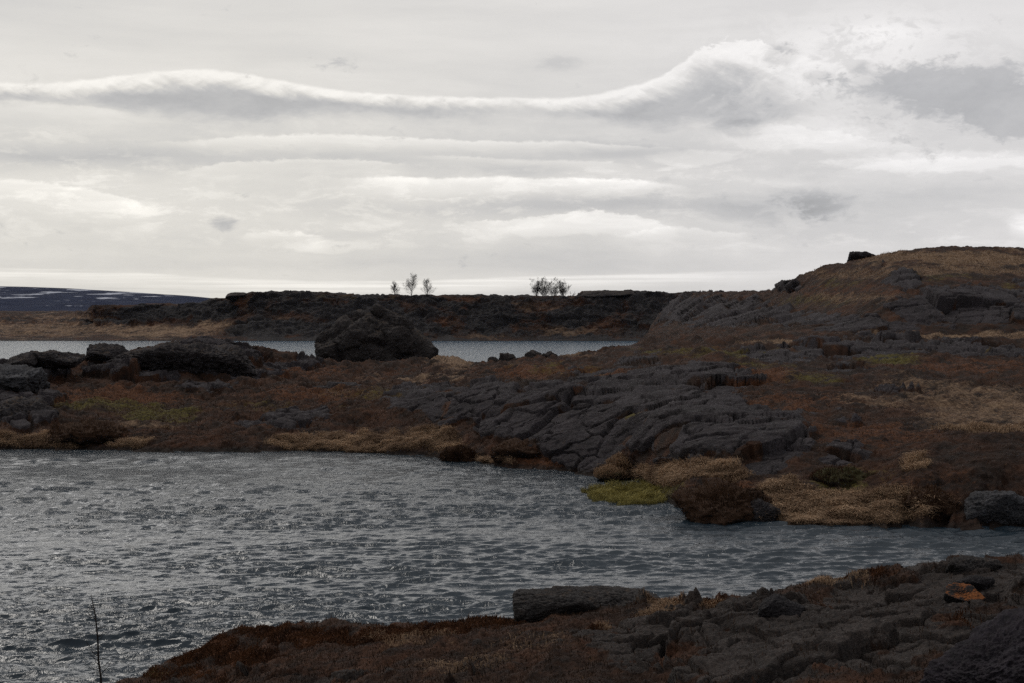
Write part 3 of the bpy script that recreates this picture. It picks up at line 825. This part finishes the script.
def grow():
    r = np.random.default_rng(3)
    G = MID
    veg = 1 - G['rock']
    p, n, i, j = scatter(G, veg * sstep(.25, .8, G['straw']) * (G['PY'] > 425), 130000, r, (-60, 1090, 420, 545))
    o = np.full(len(p), 1.0)
    blades('dry_grass', M_STRAW, p, n, o * 0.22, o * 0.018, o * 1.7, r, 1.2, .6)
    p, n, i, j = scatter(G, veg * sstep(.2, .7, G['straw']), 70000, r, (640, 1090, 230, 520), 40)
    k = np.clip(p[:, 1] / 75, .8, 2.0)
    blades('meadow_grass', M_STRAW, p, n, 0.11 * k, 0.016 * k, k * 0 + 1.4, r)
    p, n, i, j = scatter(G, veg * (1 - sstep(.2, .6, G['straw'])), 36000, r, (-60, 1090, 350, 560), 90)
    k = np.clip(p[:, 1] / 75, .7, 2.0)
    blades('heather', M_HEATH, p, n, 0.11 * k, 0.024 * k, k * 0 + 1.2, r, 1.6, .3)
    G = FORE
    veg = 1 - G['rock'] * .9
    p, n, i, j = scatter(G, veg * (1 - .6 * sstep(.3, .7, G['rust'])), 70000, r, (-40, 1064, 540, 760))
    o = np.full(len(p), 1.0)
    blades('heath_scrub', M_SPRIG, p, n, o * 0.028, o * 0.006, o * .7, r, .35)
    p, n, i, j = scatter(G, veg * sstep(.2, .7, G['rust']), 45000, r, (-40, 1064, 540, 760))
    o = np.full(len(p), 1.0)
    blades('rusty_scrub', M_RUST, p, n, o * 0.040, o * 0.007, o * .6, r, .35)
    p, n, i, j = scatter(G, veg * sstep(.2, .6, G['straw']), 13000, r, (-40, 1064, 540, 760))
    o = np.full(len(p), 1.0)
    blades('near_dry_grass', M_STRAW, p, n, o * 0.045, o * 0.004, o * 1.0, r, .35)
    # sedge bed standing in the shallows
    q = r.random((90000, 2)) * 2 - 1
    rad = np.hypot(q[:, 0], q[:, 1])
    ok = (rad < 1.05 - 0.5 * (fbm2(q[:, 0] * 2.4, q[:, 1] * 2.4, 3, 9) + .25)) & (r.random(len(q)) < 1.15 - rad * .8)
    q = q[ok]
    c = at(640, 494, H * F / (494 - Y0))
    x = c.x + q[:, 0] * 2.1 + q[:, 1] * 0.5; y = c.y + q[:, 1] * 3.6
    p = np.stack([x, y, x * 0 - 0.02], -1)
    o = np.full(len(p), 1.0) * (0.6 + 0.8 * (perlin2(x * 2, y * 1.2, 4) + .4))
    o = np.clip(o, .3, 1.4)
    blades('sedge', M_SEDGE, p, np.tile([0, 0, 1.0], (len(p), 1)), o * 0.30, o * 0 + 0.014, o * 0 + .8, r)


grow()


# ------------------------------------------------------------------ rocks and hummocks
def rock_mesh(name, size, seed, sub=6, planes=16, flat=(), rough=0.11, sharp=18.0, strata=0.0, fs=1.0, warp=0.0):
    bm = bmesh.new(); bmesh.ops.create_icosphere(bm, subdivisions=sub, radius=1.0)
    d = np.array([v.co for v in bm.verts]); fa = np.array([[v.index for v in f.verts] for f in bm.faces]); bm.free()
    d /= np.linalg.norm(d, axis=1, keepdims=True)
    r = np.random.default_rng(seed)
    nr = r.normal(size=(planes, 3)); nr /= np.linalg.norm(nr, axis=1, keepdims=True)
    hs = 0.72 + 0.28 * r.random(planes)
    for (nx, ny, nz, h) in flat:
        v = np.array([nx, ny, nz], float); v /= np.linalg.norm(v); nr = np.vstack([nr, v]); hs = np.append(hs, h)
    t = np.maximum(d @ nr.T, 0.0) / hs                        # 1/r towards each cutting plane
    rad = (np.sum(np.maximum(t, 1e-3) ** sharp, axis=1)) ** (-1.0 / sharp)
    rad = np.minimum(rad, 1.25)
    p = d * rad[:, None] * np.array(size)
    s = max(size) * fs
    n1 = fbm3(p[:, 0] / s * 2.2, p[:, 1] / s * 2.2, p[:, 2] / s * 2.2, 3, seed + 1, .5)
    n2 = fbm3(p[:, 0] / s * 7, p[:, 1] / s * 7, p[:, 2] / s * 9, 4, seed + 2, .6, ridged=True) - .5
    n3 = fbm3(p[:, 0] / s * 26, p[:, 1] / s * 26, p[:, 2] / s * 34, 3, seed + 3, .6)
    k = s * rough * (n1 * 1.3 + n2 * 0.8 + n3 * .13)
    if warp:
        h, c = plates((p[:, 0] + p[:, 1] * .7) / s * 5 + n1, (p[:, 2] * 1.3 + p[:, 1] * .5) / s * 6 + n1, seed + 5)
        k = k + warp * s * (h * .6 - 0.8 * sstep(.2, 0, c))
    p = p + d * k[:, None]
    if strata: p[:, 2] += strata * np.sin(p[:, 2] / strata * 2.1 + n1 * 3)
    return np_mesh(name, p, tris=fa)


def rock(name, label, cat, px, py, d, size, mat, seed, rot=0.0, tilt=(0, 0), group=None, parent=None, **kw):
    """A rock whose middle stands at the photographed bearing (px, py is the centre)."""
    o = link(name, rock_mesh(name, size, seed, **kw), mat, parent)
    o.location = at(px, py, d) if not isinstance(d, tuple) else on_ground(d[0], px, py) + Vector((0, d[1] * .6, d[1]))
    o.rotation_euler = (R(tilt[0]), R(tilt[1]), R(rot))
    if label: o['label'] = label; o['category'] = cat
    if group: o['group'] = group
    return o


def on_ground(G, px, py):
    """The ground point of a sheet seen at a photographed position (nearest one when several fit)."""
    if 'vx' not in G:
        P = G['P']; G['vx'] = P[..., 0] / P[..., 1] * F + 512; G['vy'] = Y0 + (H - P[..., 2]) / P[..., 1] * F
    e = np.hypot(G['vx'] - px, G['vy'] - py)
    ok = np.argwhere(e < max(1.6, e.min() * 1.05))
    d = G['P'][ok[:, 0], ok[:, 1], 1]; i, j = ok[np.argmin(d)]
    return Vector(G['P'][i, j])


M_STACK = rock_mat('stack_lava', 1.0, (0.043, 0.038, 0.037), 0.7, 0.12, (0.055, 0.034, 0.018), .6, .45)
M_ROCK = rock_mat('shore_lava', 1.6, (0.043, 0.039, 0.041), 0.9, 0.06, (0.05, 0.028, 0.012), 0.6, .45)
M_PALE = rock_mat('grey_boulder', 1.6, (0.058, 0.060, 0.066), 0.6, 0.06)
M_NEARROCK = rock_mat('near_lava', 6.0, (0.034, 0.031, 0.030), 0.7, 0.015, (0.045, 0.026, 0.013), 0.6, .55)
M_DARK = rock_mat('dark_lava', 5.0, (0.021, 0.019, 0.021), 0.35, 0.015)
M_PURPLE = rock_mat('violet_lava', 4.0, (0.020, 0.016, 0.022), 0.2, 0.012)
M_LICH = rock_mat('lichen_rock', 6.0, (0.026, 0.024, 0.024), 0.4, 0.012, (0.20, 0.066, 0.016), 1.0, .34)
M_GREYLICH = rock_mat('grey_lichen_rock', 6.0, (0.05, 0.048, 0.046), 1.0, 0.012)
M_MOSS = rock_mat('heath_hummock', 2.2, (0.030, 0.018, 0.012), 0.0, 0.10, (0.055, 0.026, 0.012), 1.0, -.2)
M_MOSSG = rock_mat('green_hummock', 2.2, (0.028, 0.020, 0.012), 0.0, 0.10, (0.050, 0.042, 0.012), 1.0, .05)

# the lava stack beyond the middle shore
def pile_mesh(name, lumps, seed, **kw):
    """Several broken blocks grown together into one crag."""
    co, fa, n = [], [], 0
    for q, (dx, dy, dz, size) in enumerate(lumps):
        me = rock_mesh('block', size, seed + 7 * q, **kw)
        v = np.empty(len(me.vertices) * 3, np.float32); me.vertices.foreach_get('co', v)
        f = np.empty(len(me.loops), np.int32); me.loops.foreach_get('vertex_index', f)
        co.append(v.reshape(-1, 3) + np.array((dx, dy, dz))); fa.append(f.reshape(-1, 3) + n); n += len(co[-1])
        bpy.data.meshes.remove(me)
    return np_mesh(name, np.concatenate(co), tris=np.concatenate(fa))


st = link('lava_stack', pile_mesh('lava_stack', [(0.0, 0, 1.9, (3.3, 3.0, 3.0)), (-3.5, -.3, .7, (1.8, 2.3, 2.1)), (3.1, 0, .6, (2.3, 2.5, 2.2)), (-2.0, -.8, 1.5, (1.8, 2.0, 2.2)),
                                               (1.0, .3, 3.0, (1.8, 1.6, 2.0)), (-.6, -2.2, .6, (2.2, 1.4, 1.7)), (1.8, -1.8, 1.3, (1.6, 1.4, 1.9)), (-.9, .5, 3.1, (1.3, 1.3, 1.6)), (-2.7, 0, 3.1, (.8, .8, .9)), (.3, 0, 4.5, (.8, .8, .8)), (2.4, 0, 2.7, (.8, .9, .9)), (-4.5, -.3, 2.0, (.7, .9, .9)),
                                               (.4, -2.6, 2.2, (1.0, .8, .8)), (-1.8, -2.8, 1.9, (.9, .7, .9)), (2.6, -2.4, 1.6, (.9, .8, .9))], 221,
                                   sub=6, planes=13, rough=.13, sharp=22, warp=.055, fs=.7), M_STACK)
st.location = at(376, 364, 142)
st['label'] = 'large craggy dark lava stack rising in front of the far arm of the lake'; st['category'] = 'lava stack'
# crags and boulders on the middle shore
g = 'lava boulders along the left skyline of the middle shore'
rock('boulder', 'blocky flat topped dark boulder on the shore skyline at the left, by the water', 'boulder', 49, 359, 96, (1.45, 1.2, .62), M_ROCK, 31, flat=[(0, 0, 1, .7)], warp=.02, group=g)
rock('boulder', 'low rounded dark boulder just left of the blocky flat topped boulder', 'boulder', 23, 362, 95, (1.0, .9, .42), M_ROCK, 32, group=g)
rock('boulder', 'small dark boulder just right of the blocky flat topped boulder', 'boulder', 72, 359, 98, (.75, .7, .40), M_ROCK, 33, group=g)
rock('boulder', 'peaked dark boulder between the small boulder and the long layered crag', 'boulder', 106, 355, 103, (1.5, 1.1, .75), M_ROCK, 34, group=g)
rock('crag', 'long layered lava crag with an overhanging dark front on the left of the middle shore', 'crag', 180, 361, 101, (5.3, 2.4, 1.25), M_ROCK, 35, sub=7, rot=-4, flat=[(0, 0, 1, .8), (-.5, 0, 1, .8), (0, -1, -.35, .7)], warp=.035, rough=.10, fs=.6)
rock('crag', 'broad pale grey crag at the left edge of the middle shore', 'crag', 12, 381, 90, (2.3, 1.6, .85), M_PALE, 36, sub=6, rot=15, flat=[(0, -.4, 1, .7)], warp=.03)
rock('crag', 'dark craggy rock low on the bank under the pale grey crag at the left edge', 'crag', 22, 415, 83, (1.9, 1.4, .95), M_ROCK, 37, sub=6, rot=-12, warp=.03)
g = 'rocks at the edge of the far water'
for q, (px, py, w, h, lab) in enumerate(((493, 360, .45, .32, 'tiny dark rock at the far water edge, leftmost of the small row'), (506, 358, .62, .42, 'small rounded dark rock second from left in the row at the far water edge'),
                                         (528, 360, .50, .30, 'low dark rock in the middle of the row at the far water edge'), (536, 356, .72, .45, 'dark humped rock joined to the right end of the row at the far water edge'),
                                         (548, 356, .80, .50, 'largest dark rock ending the row at the far water edge'), (614, 350, .62, .42, 'dark rock alone on the spit where the far water narrows to a point'))):
    rock('shore_rock', lab, 'rock', px, py + 2, 124 if px < 600 else 134, (w, w * .8, h), M_STACK, 50 + q, sub=5, group=g, rough=.2, planes=9)
rock('boulder', 'big pale grey boulder standing in the water at the right edge', 'boulder', 997, 509, 48.5, (1.12, .9, .66), M_PALE, 38, sub=6, flat=[(0, 0, 1, .82), (-1, -.2, .5, .8)], rough=.08, warp=.02)
rock('boulder', 'grey rounded boulder set in the front of the brown hummock by the green sedge', 'boulder', 756, 511, 49.6, (.66, .5, .48), M_ROCK, 39, flat=[(0, -1, .3, .7), (-.6, -.4, 1, .6), (.7, 0, 1, .7)], rough=.16, fs=.8)
rock('skyline_rock', 'black block of lava standing on the skyline of the grassy hill', 'rock', 859, 258.5, 150, (1.35, 1.0, .75), M_DARK, 40, flat=[(-1, 0, 0, .8), (0, 0, 1, .75), (.8, 0, 1, .9)], group=None)
rock('ledge', 'long black flat topped lava ledge on the far ridge, right of the bare bushes', 'ledge', 613, 294.5, 648, (13.5, 7, 2.6), M_STACK, 41, sub=6, flat=[(0, 0, 1, .55), (-1, 0, .1, .95), (1, 0, .1, .95)], planes=8, rough=.03)
rock('ledge', 'short dark lava stub at the left end of the far ridge above the lower cliff', 'ledge', 237, 296, 652, (4.5, 5, 2.0), M_STACK, 42, flat=[(0, 0, 1, .7), (-1, 0, 0, .9)], rough=.04)

# hummocks of moss and heath
g = 'heath hummocks on the waterline'
def hummock(label, px, py, d, size, mat, seed, shaggy=M_HEATH):
    e = bpy.data.objects.new('hummock', None); C.objects.link(e)
    e.location = at(px, py, d); e['label'] = label; e['category'] = 'hummock'; e['group'] = g
    me = rock_mesh('mound', size, seed, sub=5, planes=9, rough=.17, sharp=9)
    link('mound', me, mat, e)
    n = len(me.vertices); co = np.empty(n * 3, np.float32); me.vertices.foreach_get('co', co); co = co.reshape(-1, 3)
    r = np.random.default_rng(seed); k = r.integers(0, n, 5200)
    p = co[k] + r.normal(size=(len(k), 3)) * .03; nn = p / np.array(size) ** 2; nn /= np.linalg.norm(nn, axis=1, keepdims=True)
    u = p[:, 2] > -size[2] * .45; p, nn = p[u], nn[u]
    o = np.full(len(p), 1.0)
    b_ = blades('tufts', shaggy, p, nn, o * .14, o * .022, o * 1.0, r); b_.parent = e
hummock('large rust brown hummock with a grey boulder in front, right of the green sedge', 728, 506, 50.3, (1.5, 1.2, .72), M_MOSS, 61)
hummock('wide dark brown hummock at the waterline left of the green sedge', 530, 459, 69.5, (1.5, 1.1, .62), M_MOSS, 62)
hummock('small round brown hummock at the waterline beside the wide dark brown one', 462, 457, 71.5, (.72, .7, .42), M_MOSS, 63)
hummock('dark capped hummock on straw beside the pale grey boulder', 935, 510, 49.2, (.85, .7, .52), M_MOSS, 64)
hummock('green mossy hummock on the straw bank at the right', 842, 487, 52.5, (1.0, .9, .62), M_MOSSG, 65)
hummock('broad dark hummock on the left bank, the one farthest from the sedge', 88, 438, 79.5, (1.6, 1.2, .70), M_MOSS, 66)
hummock('low straw topped hummock at the corner of the sedge bed', 622, 468, 63.5, (.62, .6, .36), M_MOSS, 67, M_STRAW)
hummock('straw hummock at the foot of the rock face, nearest the sedge tip', 612, 475, 62.6, (.5, .5, .25), M_MOSSG, 68, M_STRAW)

# rocks of the near bank
rock('slab', 'long flat topped lava slab on the near bank skyline', 'slab', 582, 607, 12.55, (.54, .34, .155), M_NEARROCK, 71, sub=7, planes=8, flat=[(0, 0, 1, .85), (-1, 0, 0, .97), (.5, 0, 1, .95)], rough=.06, sharp=16, warp=.03, fs=.7)
rock('outcrop', 'black cleft knob of lava in the middle of the near bank skyline', 'outcrop', 776, 610, (FORE, .0), (.15, .14, .085), M_DARK, 72, sub=6, warp=.03)
rock('boulder', 'dark split rock under orange lichen on the near bank', 'boulder', 961, 600, (FORE, .03), (.125, .11, .07), M_LICH, 73, sub=6, tilt=(16, 6), flat=[(0, -.5, 1, .35)], rough=.10)
rock('boulder', 'small flat dark rock lying behind the orange lichen rock', 'boulder', 980, 586, (FORE, .025), (.12, .09, .045), M_DARK, 74)
rock('boulder', 'grey knobbly rock topping the near bank skyline at the right', 'boulder', 972, 569, 11.45, (.17, .15, .09), M_NEARROCK, 75, sub=6, warp=.02)
rock('boulder', 'violet black boulder filling the bottom right corner', 'boulder', 1008, 676, (FORE, .04), (.46, .32, .22), M_PURPLE, 76, sub=7, rot=20, tilt=(0, -18), flat=[(-.5, -.3, 1, .7)], rough=.10, fs=.6, warp=.02)

# ------------------------------------------------------------------ bare trees
M_BARK = plain_mat('bare_bark', (0.020, 0.016, 0.014), (0.045, 0.038, 0.033), 0.8)


class Tubes:
    def __init__(s): s.v, s.f = [], []
    def add(s, pts, rad, n=5):
        b = len(s.v)
        for i, (p, r_) in enumerate(zip(pts, rad)):
            t = (pts[min(i + 1, len(pts) - 1)] - pts[max(i - 1, 0)]).normalized()
            a = t.orthogonal().normalized(); c = t.cross(a)
            for k in range(n):
                w = 2 * math.pi * k / n
                s.v.append(p + (a * math.cos(w) + c * math.sin(w)) * r_)
        for i in range(len(pts) - 1):
            for k in range(n):
                s.f.append((b + i * n + k, b + i * n + (k + 1) % n, b + (i + 1) * n + (k + 1) % n, b + (i + 1) * n + k))
    def build(s, name, mat, parent=None):
        me = bpy.data.meshes.new(name); me.from_pydata([tuple(v) for v in s.v], [], s.f)
        me.polygons.foreach_set('use_smooth', [True] * len(me.polygons))
        return link(name, me, mat, parent)


def branch(T, p, d, ln, r0, lev, R_, upb, kids, wob=.28):
    n = 5
    pts, rad = [p.copy()], [r0]
    for i in range(n):
        d = (d + Vector((R_.gauss(0, wob), R_.gauss(0, wob), R_.gauss(0, wob * .6) + upb)) * .5).normalized()
        p = p + d * (ln / n); pts.append(p.copy()); rad.append(r0 * (1 - .8 * (i + 1) / n))
    T.add(pts, rad, 5 if lev > 1 else 3)
    if lev <= 0: return
    for k in range(kids):
        f = R_.uniform(.25, .98); i = min(int(f * n), n - 1)
        q = pts[i].lerp(pts[i + 1], f * n - i)
        a = R_.uniform(0, 2 * math.pi); sp = R_.uniform(.45, .95)
        dd = (pts[i + 1] - pts[i]).normalized(); o = dd.orthogonal().normalized(); o2 = dd.cross(o)
        nd = (dd * math.cos(sp) + (o * math.cos(a) + o2 * math.sin(a)) * math.sin(sp)).normalized()
        branch(T, q, nd, ln * R_.uniform(.42, .66), max(r0 * .5, .022), lev - 1, R_, upb, kids, wob)


def tree(name, label, cat, px, py, d, ht, stems, spread, seed, group):
    R_ = random.Random(seed)
    e = bpy.data.objects.new(name, None); C.objects.link(e)
    e.location = at(px, py, d); e['label'] = label; e['category'] = cat; e['group'] = group
    tt, cc = Tubes(), Tubes()
    for s_ in range(stems):
        a = R_.uniform(0, 6.28); tl = spread * (R_.uniform(.2, 1) if stems > 1 else .1)
        d0 = Vector((math.cos(a) * tl, math.sin(a) * tl, 1)).normalized()
        hh = ht * (R_.uniform(.7, 1) if stems > 1 else 1)
        n = 8; p = Vector((math.cos(a) * .25, math.sin(a) * .25, -.6)) * (1 if stems > 1 else .6); pts, rad = [p.copy()], [ht * .019 * (1 if stems == 1 else .38)]
        for i in range(n):
            d0 = (d0 + Vector((R_.gauss(0, .10), R_.gauss(0, .10), .12))).normalized()
            p = p + d0 * ((hh + .5) / n); pts.append(p.copy()); rad.append(ht * .019 * (1 if stems == 1 else .38) * (1 - .85 * (i + 1) / n) + .012)
        tt.add(pts, rad, 6)
        for k in range(34 if stems == 1 else 8):
            f = .06 + .92 * R_.random() ** 1.25; i = min(int(f * n), n - 1); q = pts[i].lerp(pts[i + 1], f * n - i)
            a2 = R_.uniform(0, 6.28); sp = R_.uniform(.5, 1.0)
            nd = Vector((math.cos(a2) * math.sin(sp), math.sin(a2) * math.sin(sp), math.cos(sp)))
            branch(cc, q, nd, hh * (.58 - .38 * f) * (1.0 if stems == 1 else .75), .05 if stems == 1 else .030, 2, R_, .20, 5)
    tt.build('trunk', M_BARK, e); cc.build('crown', M_BARK, e)


g = 'bare birches on the far ridge'
tree('birch_tree', 'small bare tree on the far ridge, leftmost of the three in a row', 'tree', 396, 297, 652, 5.2, 1, .2, 81, g)
tree('birch_tree', 'tallest bare tree on the far ridge, between two smaller ones', 'tree', 411.5, 297, 652, 8.0, 1, .2, 82, g)
tree('birch_tree', 'slim bare tree on the far ridge, right beside the tallest one', 'tree', 428, 297, 652, 6.2, 1, .2, 83, g)
g = 'bare bushes on the far ridge left of the black ledge'
tree('bare_bush', 'bare many stemmed bush on the far ridge, farthest of its clump from the black ledge', 'bush', 536, 297, 652, 8.2, 9, 1.0, 84, g)
tree('bare_bush', 'bare bush second from left in the clump on the far ridge', 'bush', 545, 297, 652, 8.0, 9, 1.0, 85, g)
tree('bare_bush', 'bare bush third from left in the clump on the far ridge', 'bush', 554, 297, 652, 7.8, 9, 1.0, 86, g)
tree('bare_bush', 'bare bush of the far ridge clump standing nearest the black ledge', 'bush', 563, 297, 652, 7.2, 9, 1.0, 87, g)
tree('bare_bush', 'lowest wispy bare bush beside the left end of the black ledge', 'bush', 572, 298, 652, 2.6, 3, .6, 88, g)

# the leafless sapling at the bottom left
def sapling():
    R_ = random.Random(4)
    e = bpy.data.objects.new('sapling', None); C.objects.link(e)
    b0 = at(101, 716, 14.2); e.location = b0
    e['label'] = 'thin leafless sapling standing before the lake at the bottom left'; e['category'] = 'sapling'
    st, tw = Tubes(), Tubes()
    prof = [(101, 730), (100, 700), (100, 678), (97.5, 660), (97, 640), (95.5, 625), (94, 612), (92, 603), (90.5, 595)]
    pts = [at(x, y, 14.2 + .02 * math.sin(y)) - b0 for x, y in prof]
    st.add(pts, [.011, .010, .0095, .0085, .0075, .0065, .005, .004, .0022], 8)
    st.build('stem', M_BARK, e)
    for k in range(34):
        f = R_.uniform(1.2, 6.6); i = int(f); q = pts[i].lerp(pts[i + 1], f - i)
        s_ = R_.choice((-1, 1)); nd = Vector((s_ * R_.uniform(.5, 1), R_.uniform(-.5, .5), R_.uniform(.1, .8))).normalized()
        ln = R_.uniform(.05, .22) * (1.15 - f / 9)
        p2 = q + nd * ln * .5; p3 = p2 + (nd + Vector((0, 0, .5))).normalized() * ln * .5
        tw.add([q, p2, p3], [.0034, .0026, .0016], 4)
    tw.build('twigs', M_BARK, e)
sapling()
